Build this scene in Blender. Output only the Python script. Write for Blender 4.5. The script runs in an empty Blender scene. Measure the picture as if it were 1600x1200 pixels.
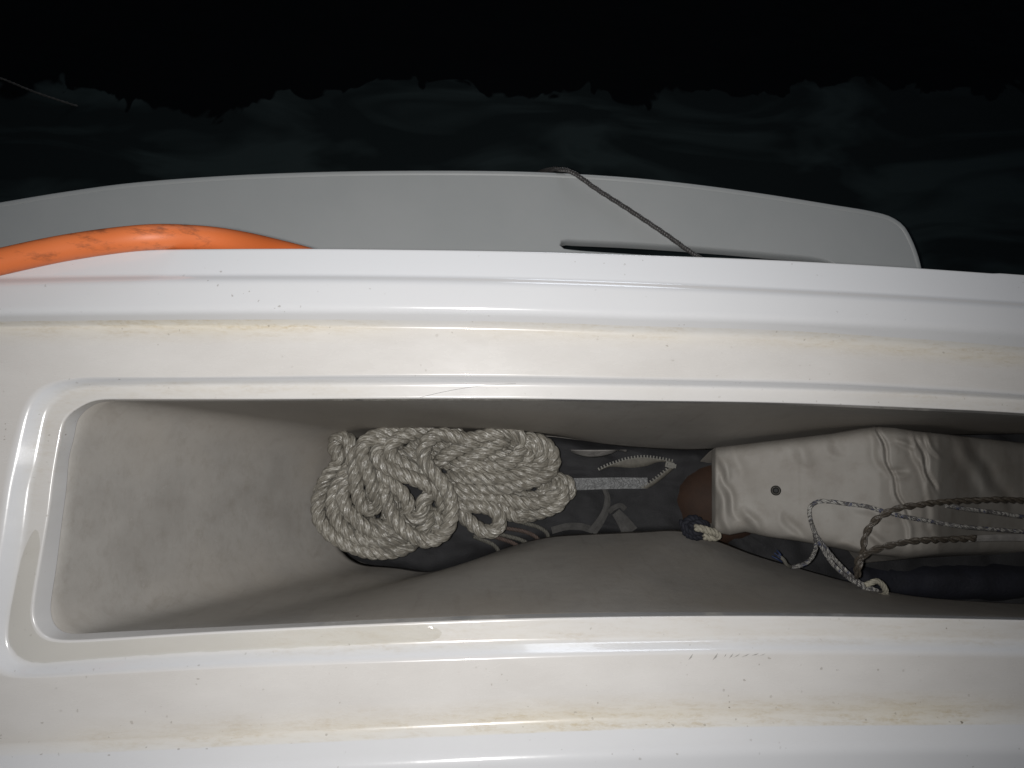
import bpy, bmesh, math, random
from mathutils import Vector, Matrix, noise
random.seed(7)
S = bpy.context.scene
COL = S.collection
V = Vector

# ---------------------------------------------------------------- camera
F = 1178.0                                   # focal length for a 1600 px wide picture
CAM = V((0, 0, 0.70))
def cam_dir(px, py): return V((px - 800, 600 - py, -F))
_down = cam_dir(745, 760).normalized()
_zw = -_down
_xw = cam_dir(752, 440).cross(cam_dir(745, 760)).normalized()
if _xw.x < 0: _xw = -_xw
_yw = _zw.cross(_xw).normalized()
ROT = Matrix((_xw, _yw, _zw))                # camera space -> world space
cd = bpy.data.cameras.new('camera'); co = bpy.data.objects.new('camera', cd); COL.objects.link(co)
cd.sensor_width = 36.0; cd.lens = F / 1600 * 36.0
cd.clip_start = 0.01; cd.clip_end = 500
co.matrix_world = Matrix.Translation(CAM) @ ROT.to_4x4()
S.camera = co
# ---------------------------------------------------------------- night sky, moon, phone flash
W = bpy.data.worlds.new('World'); S.world = W; W.use_nodes = True
wn = W.node_tree.nodes; wl = W.node_tree.links
bg = wn['Background']
sky = wn.new('ShaderNodeTexSky'); sky.sky_type = 'NISHITA'; sky.sun_disc = False
sky.sun_elevation = math.radians(13); sky.sun_rotation = math.radians(9)
wl.new(sky.outputs[0], bg.inputs[0]); bg.inputs[1].default_value = 0.008
sl = bpy.data.lights.new('moon', 'SUN'); sl.energy = 0.28; sl.angle = math.radians(14); sl.color = (0.8, 0.88, 1.0)
so = bpy.data.objects.new('moon', sl); COL.objects.link(so)
so.rotation_euler = (math.radians(-77), 0, math.radians(-9))
fl = bpy.data.lights.new('phone_flash', 'SPOT'); fl.energy = 25; fl.shadow_soft_size = 0.008
fl.spot_size = math.radians(124); fl.spot_blend = 1.0; fl.color = (1.0, 0.985, 0.965)
fo = bpy.data.objects.new('phone_flash', fl); COL.objects.link(fo)
fo.matrix_world = Matrix.Translation(CAM + V((-0.018, 0.004, 0.0))) @ ROT.to_4x4() @ Matrix.Rotation(math.radians(4), 4, 'Y')
S.view_settings.view_transform = 'Standard'; S.view_settings.look = 'None'
S.view_settings.exposure = 0.0; S.view_settings.gamma = 1.0
S.view_settings.use_curve_mapping = False

# ---------------------------------------------------------------- helpers
def ray(px, py): return (ROT @ cam_dir(px, py)).normalized()
def at(px, py, z):
    d = ray(px, py); return CAM + d * ((z - CAM.z) / d.z)
def tag(o, label=None, cat=None, group=None, kind=None):
    if label: o['label'] = label
    if cat: o['category'] = cat
    if group: o['group'] = group
    if kind: o['kind'] = kind
    return o
def thing(name, loc, label, cat, group=None):
    o = bpy.data.objects.new(name, None); COL.objects.link(o); o.location = loc
    o.empty_display_size = 0.02
    return tag(o, label, cat, group)
def mesh(name, verts, faces, mat, parent=None, smooth=True, uvs=None, attrs=None):
    me = bpy.data.meshes.new(name)
    base = parent_world(parent) if parent else V((0, 0, 0))
    me.from_pydata([tuple(V(v) - base) for v in verts], [], faces)
    if smooth: me.polygons.foreach_set('use_smooth', [True] * len(me.polygons))
    if uvs is not None:
        ul = me.uv_layers.new(name='UVMap')
        for li, l in enumerate(me.loops): ul.data[li].uv = uvs[l.vertex_index]
    if attrs:
        for k, vals in attrs.items():
            a = me.attributes.new(k, 'FLOAT', 'POINT'); a.data.foreach_set('value', vals)
    me.materials.append(mat)
    bm = bmesh.new(); bm.from_mesh(me); bmesh.ops.recalc_face_normals(bm, faces=bm.faces); bm.to_mesh(me); bm.free()
    me.update()
    o = bpy.data.objects.new(name, me); COL.objects.link(o)
    if parent: o.parent = parent
    return o
def parent_world(p):
    l = p.location.copy()
    while p.parent: p = p.parent; l = l + p.location
    return l
def catmull(pts, n, dense=12):
    """smooth curve through pts (vectors of any size), resampled at n even steps"""
    P = [V(p) for p in pts]
    if len(P) == 2: return [P[0].lerp(P[1], i / (n - 1)) for i in range(n)]
    E = [P[0] * 2 - P[1]] + P + [P[-1] * 2 - P[-2]]
    D = []
    for i in range(1, len(E) - 2):
        p0, p1, p2, p3 = E[i-1:i+3]
        t0 = 0; t1 = t0 + max((p1-p0).length, 1e-9)**.5; t2 = t1 + max((p2-p1).length, 1e-9)**.5; t3 = t2 + max((p3-p2).length, 1e-9)**.5
        for k in range(dense):
            t = t1 + (t2 - t1) * k / dense
            a1 = p0*((t1-t)/(t1-t0)) + p1*((t-t0)/(t1-t0)); a2 = p1*((t2-t)/(t2-t1)) + p2*((t-t1)/(t2-t1)); a3 = p2*((t3-t)/(t3-t2)) + p3*((t-t2)/(t3-t2))
            b1 = a1*((t2-t)/(t2-t0)) + a2*((t-t0)/(t2-t0)); b2 = a2*((t3-t)/(t3-t1)) + a3*((t-t1)/(t3-t1))
            D.append(b1*((t2-t)/(t2-t1)) + b2*((t-t1)/(t2-t1)))
    D.append(P[-1])
    L = [0.0]
    for a, b in zip(D, D[1:]): L.append(L[-1] + (b - a).length)
    out = []; j = 0
    for i in range(n):
        s = L[-1] * i / (n - 1)
        while j < len(D) - 2 and L[j+1] < s: j += 1
        seg = L[j+1] - L[j]
        out.append(D[j].lerp(D[j+1], 0 if seg < 1e-12 else min(1, (s - L[j]) / seg)))
    return out
def length(pts): return sum((b - a).length for a, b in zip(pts, pts[1:]))
def frames(pts):
    T = [(pts[min(i+1, len(pts)-1)] - pts[max(i-1, 0)]).normalized() for i in range(len(pts))]
    n = V((0, 0, 1)); n = (n - T[0] * n.dot(T[0]))
    if n.length < 1e-4: n = V((1, 0, 0)) - T[0] * T[0].x
    n.normalize(); N = [n]
    for i in range(1, len(pts)):
        n = N[-1] - T[i] * N[-1].dot(T[i])
        n.normalize(); N.append(n)
    return T, N, [t.cross(m) for t, m in zip(T, N)]
class MB:
    def __init__(s): s.v = []; s.f = []; s.uv = []
    def tube(s, pts, r, sides=8, caps=True, flat=1.0):
        """r: number or list of radii; flat squashes along the frame's first normal"""
        T, N, B = frames(pts); b0 = len(s.v); acc = 0.0
        for i, p in enumerate(pts):
            if i: acc += (p - pts[i-1]).length
            rr = r[i] if isinstance(r, (list, tuple)) else r
            for k in range(sides):
                a = 2 * math.pi * k / sides
                s.v.append(p + N[i] * (math.cos(a) * rr * flat) + B[i] * (math.sin(a) * rr)); s.uv.append((acc * 100, k / sides))
        for i in range(len(pts) - 1):
            for k in range(sides):
                a = b0 + i*sides + k; b = b0 + i*sides + (k+1) % sides
                s.f.append((a, b, b + sides, a + sides))
        if caps:
            s.f.append(tuple(b0 + k for k in reversed(range(sides))))
            s.f.append(tuple(b0 + (len(pts)-1)*sides + k for k in range(sides)))
    def strands(s, pts, R, n=3, pitch=0.036, rs=None, off=None, sides=9, phase=0.0, wob=0.0):
        """n strands laid right-handed round the centre line"""
        rs = rs or R * 0.52; off = off if off is not None else R * 0.50
        T, N, B = frames(pts)
        L = [0.0]
        for a, b in zip(pts, pts[1:]): L.append(L[-1] + (b - a).length)
        for j in range(n):
            q = []
            for i, p in enumerate(pts):
                a = phase + 2*math.pi*(L[i]/pitch + j/n)
                o = off * (1 + wob * noise.noise(p * 60 + V((j*7, 0, 0))))
                q.append(p + N[i]*(math.cos(a)*o) + B[i]*(math.sin(a)*o))
            m = len(q)
            rr = [rs * (1 + wob*0.6*noise.noise(x * 90 + V((0, j*5, 3)))) for x in q]
            s.tube(q, rr, sides)
    def box(s, M, sx, sy, sz):
        b = len(s.v)
        for x in (-1, 1):
            for y in (-1, 1):
                for z in (-1, 1):
                    s.v.append(M @ V((x*sx/2, y*sy/2, z*sz/2))); s.uv.append((0, 0))
        for f in ((0,1,3,2),(4,6,7,5),(0,4,5,1),(2,3,7,6),(0,2,6,4),(1,5,7,3)): s.f.append(tuple(b+i for i in f))
    def grid(s, rows, closed=False):
        b = len(s.v); m = len(rows[0])
        for i, r in enumerate(rows):
            for j, p in enumerate(r): s.v.append(V(p)); s.uv.append((j/m, i/len(rows)))
        for i in range(len(rows)-1):
            for j in range(m if closed else m-1):
                k = (j+1) % m
                s.f.append((b+i*m+j, b+i*m+k, b+(i+1)*m+k, b+(i+1)*m+j))
    def build(s, name, mat, parent=None, smooth=True): return mesh(name, s.v, s.f, mat, parent, smooth, s.uv)

# ---------------------------------------------------------------- materials
def newmat(name):
    m = bpy.data.materials.new(name); m.use_nodes = True
    nt = m.node_tree; return m, nt.nodes, nt.links, nt.nodes['Principled BSDF']
def nd(n, t, **kw):
    x = n.new(t)
    for k, v in kw.items():
        if k in x.inputs: x.inputs[k].default_value = v
        else: setattr(x, k, v)
    return x
def ramp(n, l, src, a, b, c0=(0,0,0,1), c1=(1,1,1,1)):
    r = n.new('ShaderNodeValToRGB'); r.color_ramp.elements[0].position = a; r.color_ramp.elements[1].position = b
    r.color_ramp.elements[0].color = c0; r.color_ramp.elements[1].color = c1
    l.new(src, r.inputs[0]); return r.outputs[0]
def mixc(n, l, fac, a, b):
    m = n.new('ShaderNodeMix'); m.data_type = 'RGBA'
    for v, s in ((fac, 0), (a, 6), (b, 7)):
        if hasattr(v, 'is_linked') or hasattr(v, 'links'): l.new(v, m.inputs[s])
        else: m.inputs[s].default_value = v if s == 0 else (*v, 1)
    return m.outputs[2]
def math_(n, l, op, a, b=None):
    m = n.new('ShaderNodeMath'); m.operation = op
    for v, s in ((a, 0), (b, 1)):
        if v is None: continue
        if hasattr(v, 'links'): l.new(v, m.inputs[s])
        else: m.inputs[s].default_value = v
    return m.outputs[0]
def objco(n): return n.new('ShaderNodeTexCoord').outputs['Object']
def noisetex(n, l, vec, scale, detail=4, rough=.55, stretch=None):
    if stretch:
        mp = n.new('ShaderNodeMapping'); mp.inputs['Scale'].default_value = stretch; l.new(vec, mp.inputs[0]); vec = mp.outputs[0]
    t = nd(n, 'ShaderNodeTexNoise', Scale=scale, Detail=detail, Roughness=rough); l.new(vec, t.inputs['Vector']); return t.outputs[0]
def simple(name, c, rough=.6, var=.25, scale=60, bump=0.0, bscale=300, spec=.5, stretch=None, metal=0):
    m, n, l, p = newmat(name); co_ = objco(n)
    f = ramp(n, l, noisetex(n, l, co_, scale, 5, .6, stretch), .3, .7)
    l.new(mixc(n, l, f, tuple(x*(1-var) for x in c), tuple(min(1, x*(1+var)) for x in c)), p.inputs['Base Color'])
    p.inputs['Roughness'].default_value = rough; p.inputs['Specular IOR Level'].default_value = spec; p.inputs['Metallic'].default_value = metal
    if bump:
        b = nd(n, 'ShaderNodeBump', Strength=bump, Distance=.002); l.new(noisetex(n, l, co_, bscale, 4), b.inputs['Height']); l.new(b.outputs[0], p.inputs['Normal'])
    return m

def gelcoat():
    m, n, l, p = newmat('gelcoat'); c = objco(n)
    cl = n.new('ShaderNodeAttribute'); cl.attribute_name = 'clean'
    cr = n.new('ShaderNodeAttribute'); cr.attribute_name = 'crease'
    big = noisetex(n, l, c, 7, 4, .6, (1, 2.2, 1))
    warm = mixc(n, l, ramp(n, l, big, .35, .68), (.575, .553, .53), (.635, .615, .594))
    base = mixc(n, l, cl.outputs['Fac'], warm, (.625, .635, .66))
    # grime collected along the crease, broken up by streaky noise
    g1 = noisetex(n, l, c, 26, 6, .7, (1, 6, 4))
    g2 = noisetex(n, l, c, 170, 4, .7, (1, 3, 1))
    g3 = noisetex(n, l, c, 3.2, 2, .5)
    gf = math_(n, l, 'MULTIPLY', ramp(n, l, g1, .42, .66), ramp(n, l, g2, .35, .65))
    gf = math_(n, l, 'MULTIPLY', gf, ramp(n, l, g3, .38, .6))
    gf = math_(n, l, 'MULTIPLY', gf, cr.outputs['Fac'])
    base = mixc(n, l, math_(n, l, 'MULTIPLY', gf, .85), base, (.34, .25, .13))
    yel = math_(n, l, 'MULTIPLY', ramp(n, l, g3, .3, .7), cr.outputs['Fac'])
    base = mixc(n, l, math_(n, l, 'MULTIPLY', yel, .4), base, (.70, .62, .44))
    # scattered specks of grit
    wob = n.new('ShaderNodeVectorMath'); wob.operation = 'MULTIPLY_ADD'
    nz = nd(n, 'ShaderNodeTexNoise', Scale=260, Detail=2); l.new(c, nz.inputs['Vector']); l.new(nz.outputs['Color'], wob.inputs[0])
    wob.inputs[1].default_value = (.004, .004, .004); l.new(c, wob.inputs[2])
    clus = ramp(n, l, noisetex(n, l, c, 11, 3, .6), .47, .6)
    clus = math_(n, l, 'MAXIMUM', clus, math_(n, l, 'MULTIPLY', cr.outputs['Fac'], .9))
    for sc, thr, rad, al, wt in ((210, .80, .17, .4, True), (90, .93, .085, .8, True), (37, .955, .045, .9, False)):
        v = nd(n, 'ShaderNodeTexVoronoi', Scale=sc); l.new(wob.outputs[0], v.inputs['Vector'])
        sep = n.new('ShaderNodeSeparateColor'); l.new(v.outputs['Color'], sep.inputs[0])
        dot = math_(n, l, 'LESS_THAN', v.outputs['Distance'], math_(n, l, 'MULTIPLY', sep.outputs[1], rad*1.5))
        k = math_(n, l, 'MULTIPLY', dot, math_(n, l, 'GREATER_THAN', sep.outputs[0], thr))
        if wt: k = math_(n, l, 'MULTIPLY', k, clus)
        base = mixc(n, l, math_(n, l, 'MULTIPLY', k, al), base, (.14, .11, .07))
    l.new(base, p.inputs['Base Color'])
    ro = math_(n, l, 'ADD', math_(n, l, 'MULTIPLY', noisetex(n, l, c, 40, 4, .6, (1, 3, 1)), .12), .08)
    ro = math_(n, l, 'ADD', ro, math_(n, l, 'MULTIPLY', math_(n, l, 'SUBTRACT', 1.0, cl.outputs['Fac']), .13))
    l.new(ro, p.inputs['Roughness'])
    b = nd(n, 'ShaderNodeBump', Strength=.05, Distance=.002); l.new(noisetex(n, l, c, 35, 5, .6), b.inputs['Height']); l.new(b.outputs[0], p.inputs['Normal'])
    p.inputs['Coat Weight'].default_value = .5; p.inputs['Coat Roughness'].default_value = .04
    return m
GEL = gelcoat()
def liner():
    m, n, l, p = newmat('locker_paint'); c = objco(n)
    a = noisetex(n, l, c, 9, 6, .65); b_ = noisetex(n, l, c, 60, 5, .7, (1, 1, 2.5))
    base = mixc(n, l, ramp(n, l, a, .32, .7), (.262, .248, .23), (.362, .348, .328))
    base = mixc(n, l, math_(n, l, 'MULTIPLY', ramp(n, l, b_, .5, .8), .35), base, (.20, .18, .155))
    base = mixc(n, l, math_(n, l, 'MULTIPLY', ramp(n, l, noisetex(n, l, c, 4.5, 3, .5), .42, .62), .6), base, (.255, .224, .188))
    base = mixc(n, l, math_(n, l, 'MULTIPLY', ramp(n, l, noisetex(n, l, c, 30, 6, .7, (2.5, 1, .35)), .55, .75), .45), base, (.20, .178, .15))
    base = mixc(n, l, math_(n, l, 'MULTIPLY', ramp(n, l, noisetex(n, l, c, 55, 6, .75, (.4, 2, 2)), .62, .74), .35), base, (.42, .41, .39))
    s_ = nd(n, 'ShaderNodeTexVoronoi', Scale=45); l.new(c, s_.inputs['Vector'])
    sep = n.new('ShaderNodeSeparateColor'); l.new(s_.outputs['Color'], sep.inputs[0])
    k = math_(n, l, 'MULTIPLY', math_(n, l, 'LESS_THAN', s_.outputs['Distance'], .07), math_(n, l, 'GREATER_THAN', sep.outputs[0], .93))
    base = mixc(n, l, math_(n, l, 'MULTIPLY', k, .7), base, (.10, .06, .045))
    l.new(base, p.inputs['Base Color']); p.inputs['Roughness'].default_value = .55
    bm_ = nd(n, 'ShaderNodeBump', Strength=.16, Distance=.004); l.new(noisetex(n, l, c, 40, 8, .7), bm_.inputs['Height']); l.new(bm_.outputs[0], p.inputs['Normal'])
    return m
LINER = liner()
def ropemat(name, c0, c1, fine=1.0, strength=.8):
    m, n, l, p = newmat(name)
    uv = n.new('ShaderNodeTexCoord').outputs['UV']
    y = noisetex(n, l, uv, 1.0, 2, .6, (1.3*fine, 14, 1))
    y3 = noisetex(n, l, uv, 1.0, 2, .6, (.8*fine, 5, 1))
    y2 = noisetex(n, l, objco(n), 24, 4, .6)
    base = mixc(n, l, ramp(n, l, y, .44, .66), tuple(x*.76 for x in c0), c1)
    base = mixc(n, l, math_(n, l, 'MULTIPLY', ramp(n, l, y3, .42, .6), .5), base, c0)
    base = mixc(n, l, math_(n, l, 'MULTIPLY', ramp(n, l, y2, .42, .7), .5), base, tuple(x*.62 for x in c0))
    l.new(base, p.inputs['Base Color'])
    p.inputs['Roughness'].default_value = .34; p.inputs['IOR'].default_value = 1.7; p.inputs['Anisotropic Rotation'].default_value = .25
    p.inputs['Anisotropic'].default_value = .6
    tg = n.new('ShaderNodeTangent'); tg.direction_type = 'UV_MAP'; tg.uv_map = 'UVMap'; l.new(tg.outputs[0], p.inputs['Tangent'])
    h = math_(n, l, 'ADD', y, math_(n, l, 'MULTIPLY', y3, 1.2))
    b = nd(n, 'ShaderNodeBump', Strength=strength, Distance=.003); l.new(h, b.inputs['Height']); l.new(b.outputs[0], p.inputs['Normal'])
    return m
ROPE = ropemat('white_nylon', (.255, .234, .195), (.55, .53, .475))
CORD_DARK = ropemat('weathered_cord', (.085, .07, .055), (.17, .145, .115))
CORD_GREY = ropemat('grey_line', (.085, .078, .076), (.13, .122, .118), 2, .3)
def speckle():
    m, n, l, p = newmat('speckled_braid')
    uv = n.new('ShaderNodeTexCoord').outputs['UV']
    mp = n.new('ShaderNodeMapping'); mp.inputs['Scale'].default_value = (3.2, 6, 1); mp.inputs['Rotation'].default_value = (0, 0, .6); l.new(uv, mp.inputs[0])
    v = nd(n, 'ShaderNodeTexVoronoi', Scale=1.0); l.new(mp.outputs[0], v.inputs['Vector'])
    sep = n.new('ShaderNodeSeparateColor'); l.new(v.outputs['Color'], sep.inputs[0])
    base = mixc(n, l, math_(n, l, 'GREATER_THAN', sep.outputs[0], .52), (.10, .095, .095), (.36, .35, .325))
    base = mixc(n, l, math_(n, l, 'GREATER_THAN', sep.outputs[1], .93), base, (.05, .06, .12))
    l.new(base, p.inputs['Base Color']); p.inputs['Roughness'].default_value = .55
    b = nd(n, 'ShaderNodeBump', Strength=.8, Distance=.001); l.new(v.outputs['Distance'], b.inputs['Height']); b.invert = True; l.new(b.outputs[0], p.inputs['Normal'])
    return m
CORD_SPECK = speckle()
def canvas():
    m, n, l, p = newmat('dirty_canvas'); c = objco(n)
    a = noisetex(n, l, c, 12, 5, .6); b_ = noisetex(n, l, c, 40, 6, .7)
    base = mixc(n, l, ramp(n, l, a, .35, .68), (.245, .226, .202), (.305, .29, .267))
    base = mixc(n, l, math_(n, l, 'MULTIPLY', ramp(n, l, b_, .5, .75), .5), base, (.18, .155, .13))
    l.new(base, p.inputs['Base Color']); p.inputs['Roughness'].default_value = .62
    bm_ = nd(n, 'ShaderNodeBump', Strength=.25, Distance=.004); l.new(noisetex(n, l, c, 30, 4, .5), bm_.inputs['Height']); l.new(bm_.outputs[0], p.inputs['Normal'])
    return m
CANVAS = canvas()
def orange():
    m, n, l, p = newmat('orange_rubber'); c = objco(n)
    a = noisetex(n, l, c, 30, 5, .7, (1, 3, 2)); b_ = noisetex(n, l, c, 7, 3, .5)
    base = mixc(n, l, ramp(n, l, b_, .3, .7), (.64, .135, .03), (.72, .19, .06))
    base = mixc(n, l, math_(n, l, 'MULTIPLY', math_(n, l, 'MULTIPLY', ramp(n, l, a, .5, .66), ramp(n, l, b_, .5, .6)), .75), base, (.20, .065, .03))
    l.new(base, p.inputs['Base Color']); p.inputs['Roughness'].default_value = .5
    return m
ORANGE = orange()
BLACKFAB = simple('black_fabric', (.018, .018, .020), .8, .3, 40, .5, 500)
NAVY = simple('navy_fabric', (.009, .010, .017), .8, .3, 40, .5, 200)
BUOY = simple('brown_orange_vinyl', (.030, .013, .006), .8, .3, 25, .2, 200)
SILVER = simple('silver_reflective_tape', (.105, .108, .11), .4, .45, 180, .8, 400, .8)
ZIPTAPE = simple('zipper_tape', (.12, .112, .095), .7, .2, 200)
ZIPTOOTH = simple('zipper_plastic', (.15, .146, .13), .5, .2, 200)
STRAP = simple('grey_webbing', (.052, .05, .048), .8, .3, 120, .4, 600)
PALEROPE = simple('pale_cord', (.11, .105, .09), .7, .3, 200, .5, 500)
RUSTROPE = simple('rusty_cord', (.085, .06, .05), .7, .3, 200, .5, 500)
PALECLOTH = simple('pale_cloth', (.22, .21, .20), .8, .25, 60, .4, 200)
PALEEND = simple('cream_cord', (.30, .28, .225), .7, .3, 150, .5, 500)
BLUETHREAD = simple('blue_thread', (.010, .020, .06), .7, .3, 200)
BRASS = simple('tarnished_eyelet', (.035, .033, .03), .5, .3, 200, metal=.8)
HOLEGREY = simple('dark_wet_line', (.05, .048, .046), .7)
HOLE = simple('near_black', (.015, .015, .015), .7, .2, 100)
def platform():
    m, n, l, p = newmat('platform_gelcoat'); c = objco(n)
    a = noisetex(n, l, c, 6, 4, .6)
    base = mixc(n, l, ramp(n, l, a, .3, .7), (.53, .55, .55), (.575, .59, .588))
    l.new(base, p.inputs['Base Color']); p.inputs['Roughness'].default_value = .42
    b = nd(n, 'ShaderNodeBump', Strength=.06, Distance=.002); l.new(noisetex(n, l, c, 30, 4), b.inputs['Height']); l.new(b.outputs[0], p.inputs['Normal'])
    return m
PLAT = platform()
def watermat():
    m, n, l, p = newmat('dark_water'); c = objco(n)
    # near water is coloured unevenly paler, up to a ragged outer edge
    sp = n.new('ShaderNodeSeparateXYZ'); l.new(c, sp.inputs[0])
    def dis(sc, det, d, st=None):
        t = nd(n, 'ShaderNodeTexNoise', Scale=sc, Detail=det, Distortion=d)
        mp = n.new('ShaderNodeMapping'); mp.inputs['Scale'].default_value = st or (1, 1, 1); l.new(c, mp.inputs[0]); l.new(mp.outputs[0], t.inputs['Vector']); return t.outputs[0]
    w1 = dis(2.6, 2, .6); w2 = dis(10, 2, 1.2)
    edge = math_(n, l, 'ADD', sp.outputs[1], math_(n, l, 'MULTIPLY', math_(n, l, 'SUBTRACT', w1, .5), .24))
    edge = math_(n, l, 'ADD', edge, math_(n, l, 'MULTIPLY', math_(n, l, 'SUBTRACT', w2, .5), .13))
    edge = math_(n, l, 'SUBTRACT', edge, math_(n, l, 'MULTIPLY', sp.outputs[0], .03))
    mr = n.new('ShaderNodeMapRange'); mr.inputs[1].default_value = .908; mr.inputs[2].default_value = .915; mr.inputs[3].default_value = 1; mr.inputs[4].default_value = 0
    l.new(edge, mr.inputs[0]); mask = mr.outputs[0]
    den = ramp(n, l, dis(2.6, 3, 1.0, (1, 3.2, 1)), .43, .60)
    den = math_(n, l, 'ADD', math_(n, l, 'MULTIPLY', den, .62), .38)
    mk = math_(n, l, 'MULTIPLY', mask, den)
    base = mixc(n, l, mk, (.004, .0045, .005), (.030, .0415, .043))
    l.new(base, p.inputs['Base Color']); p.inputs['Roughness'].default_value = .08; p.inputs['IOR'].default_value = 1.33
    b = nd(n, 'ShaderNodeBump', Strength=.3, Distance=.02); l.new(noisetex(n, l, c, 5, 4, .5, (1, 1.8, 1)), b.inputs['Height']); l.new(b.outputs[0], p.inputs['Normal'])
    return m
WATER = watermat()

# ---------------------------------------------------------------- water
ZW = -0.95
g = MB()
g.v = [V((-150, -150, ZW)), V((150, -150, ZW)), V((150, 150, ZW)), V((-150, 150, ZW))]; g.uv = [(0, 0)] * 4; g.f = [(0, 1, 2, 3)]
tag(g.build('water', WATER), kind='structure')

# ---------------------------------------------------------------- boat: coaming round the locker
NF, NL, NR = 280, 90, 24
def contour(far, left, near, z, zfun=None):
    """closed loop far side (right to left), left end, near side, right end; picture points laid on height z"""
    Z = lambda x, y: z if zfun is None else zfun(x, y)
    W3 = lambda L: [at(x, y, Z(x, y)) for x, y in L]
    f = catmull(W3(sorted(far, key=lambda q: -q[0])), NF)
    nr = catmull(W3(sorted(near)), NF)
    lf = catmull([f[-2], f[-1]] + W3(left) + [nr[0], nr[1]], NL + 2)[1:-1]
    # keep only the inner samples of the left end
    r = [nr[-1].lerp(f[0], (k + 1) / (NR + 1)) for k in range(NR)]
    return f + lf + nr + r
def outset(c, d, z=None):
    m = len(c); out = []
    for i in range(m):
        t = c[(i+2) % m] - c[i-2]; nrm = V((t.y, -t.x, 0))
        if nrm.length > 1e-9: nrm.normalize()
        p = c[i] + nrm * d
        if z is not None: p = V((p.x, p.y, z))
        out.append(p)
    return out
def soften_(c, it=4):
    c = list(c)
    for _ in range(it):
        d = c[:]
        for i in range(NF - 12, NF + NL + 12): d[i] = c[i].lerp((c[i-1] + c[i+1])/2, .8)
        c = d
    return c
C0 = contour([(1760,664),(1600,650),(1400,640),(1200,632),(1000,629),(800,626),(600,626),(400,627),(250,627),(185,627)],
             [(158,628),(145,633),(133,642),(121,656),(118,678),(109,712),(105,759),(100,798),(97,820),(89,885),(80,945),(80,961),(85,975),(97,987),(112,990)],
             [(140,989),(173,987),(303,981),(433,975),(560,969),(680,964),(800,960),(1000,956.5),(1200,957),(1400,960),(1600,965),(1760,970)], -.031)
C1 = contour([(1762,660),(1600,646),(1400,636),(1200,629),(1000,626),(800,623),(600,623),(400,624),(250,624),(180,624)],
             [(150,625),(135,630),(121,638),(100,654),(94,680),(88,712),(81,755),(76,798),(65,863),(53,935),(51,955),(55,978),(69,995),(90,1000)],
             [(130,1000),(182,997),(303,989),(433,982),(560,976),(680,971),(800,967),(1000,963.5),(1200,962.5),(1400,965),(1600,969),(1762,974)], -.0105)
C2 = contour([(1790,640),(1600,624),(1400,613),(1200,606),(1000,602),(800,599),(600,599),(400,600),(270,601),(180,603)],
             [(145,603),(118,607),(94,618),(75,635),(69,660),(62,702),(58,727),(50,745),(39,829),(23,910),(11,972),(10,1002),(19,1024),(38,1037),(65,1039)],
             [(130,1033),(260,1024),(400,1017),(560,1010),(680,1006),(800,1002.5),(1000,1000),(1200,997),(1400,998),(1600,1002),(1790,1008)], -.0105)
C3 = contour([(1800,634),(1600,617),(1400,604),(1300,599),(1200,596),(1000,592),(800,588),(600,587),(400,589),(280,590),(160,590)],
             [(125,591),(94,596),(68,604),(52,618),(41,638),(30,675),(22,705),(15,740),(4,807),(-9,900),(-20,980),(-22,1010),(-15,1037),(5,1055),(43,1058)],
             [(130,1054),(260,1047),(400,1040),(560,1034),(680,1030),(800,1026),(1000,1020),(1200,1018),(1400,1018.5),(1600,1021.5),(1800,1027)], 0.0)
C4 = contour([(1850,573),(1600,553),(1400,537),(1200,524),(1000,518),(800,511),(600,508),(400,507),(200,507),(0,509),(-150,512)],
             [(-235,520),(-285,560),(-300,640),(-318,900),(-325,1080),(-310,1150),(-260,1178)],
             [(-180,1175),(0,1166),(200,1159),(500,1145),(800,1131.5),(1000,1124),(1200,1120.5),(1400,1119),(1600,1118),(1850,1124)], 0.0)
C5 = contour([(1862,540),(1600,519),(1400,508),(1200,500),(1100,496.5),(1000,494),(800,488),(600,485.5),(400,485.5),(200,487.5),(0,490),(-150,494)],
             [(-250,503),(-305,545),(-325,640),(-345,900),(-352,1110),(-335,1190),(-280,1225)],
             [(-180,1232),(0,1226),(200,1213),(400,1201),(600,1192),(800,1183),(1000,1176),(1200,1171),(1400,1169),(1600,1170),(1862,1175)], .019)
C6 = contour([(1900,500),(1600,481),(1400,469),(1200,459),(1000,450),(800,443.5),(600,440),(400,439),(200,440),(0,444),(-150,448)],
             [(-270,458),(-340,505),(-365,640),(-385,900),(-392,1200),(-375,1300),(-310,1345)],
             [(-180,1350),(0,1345),(400,1325),(800,1310),(1200,1300),(1600,1300),(1900,1305)], .018)
C7 = outset(C6, .007, .0128)
C8 = contour([(1940,455),(1600,429.5),(1400,415.5),(1200,404.5),(1000,397),(800,391),(600,388),(480,387),(270,388),(0,392),(-150,397)],
             [(-300,410),(-390,460),(-430,640),(-455,900),(-465,1260),(-445,1370),(-370,1425)],
             [(-180,1430),(0,1425),(400,1405),(800,1390),(1200,1380),(1600,1380),(1940,1385)], .011)
C9 = [p + V((.08 if p.x > .5 else 0, 0, 0)) for p in outset(C8, -.004, -.008)]
C10 = [p + V((.5 if p.x > .5 else 0, 0, 0)) for p in outset(C8, -.030, -1.1)]
C0, C1, C2, C3 = [soften_(c) for c in (C0, C1, C2, C3)]
stack = [(outset(C0, .012, -.0315), 0), (C0, .0012), (C1, .0022), (C2, .003), (C3, .0035), (C4, .006), (C5, .006), (C6, .0036), (C7, .0022), (C8, .003), (C9, .002), (C10, 0)]
NC = len(C0); K = len(stack); FIL = 6
cl_v = [.3, .6, .25, .2, .75, .15, .75, 1, 1, .9, .8, .6]    # how clean the gelcoat is at each edge
prof = None; rows = []; clean = []; crease = []
cols = []
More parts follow.
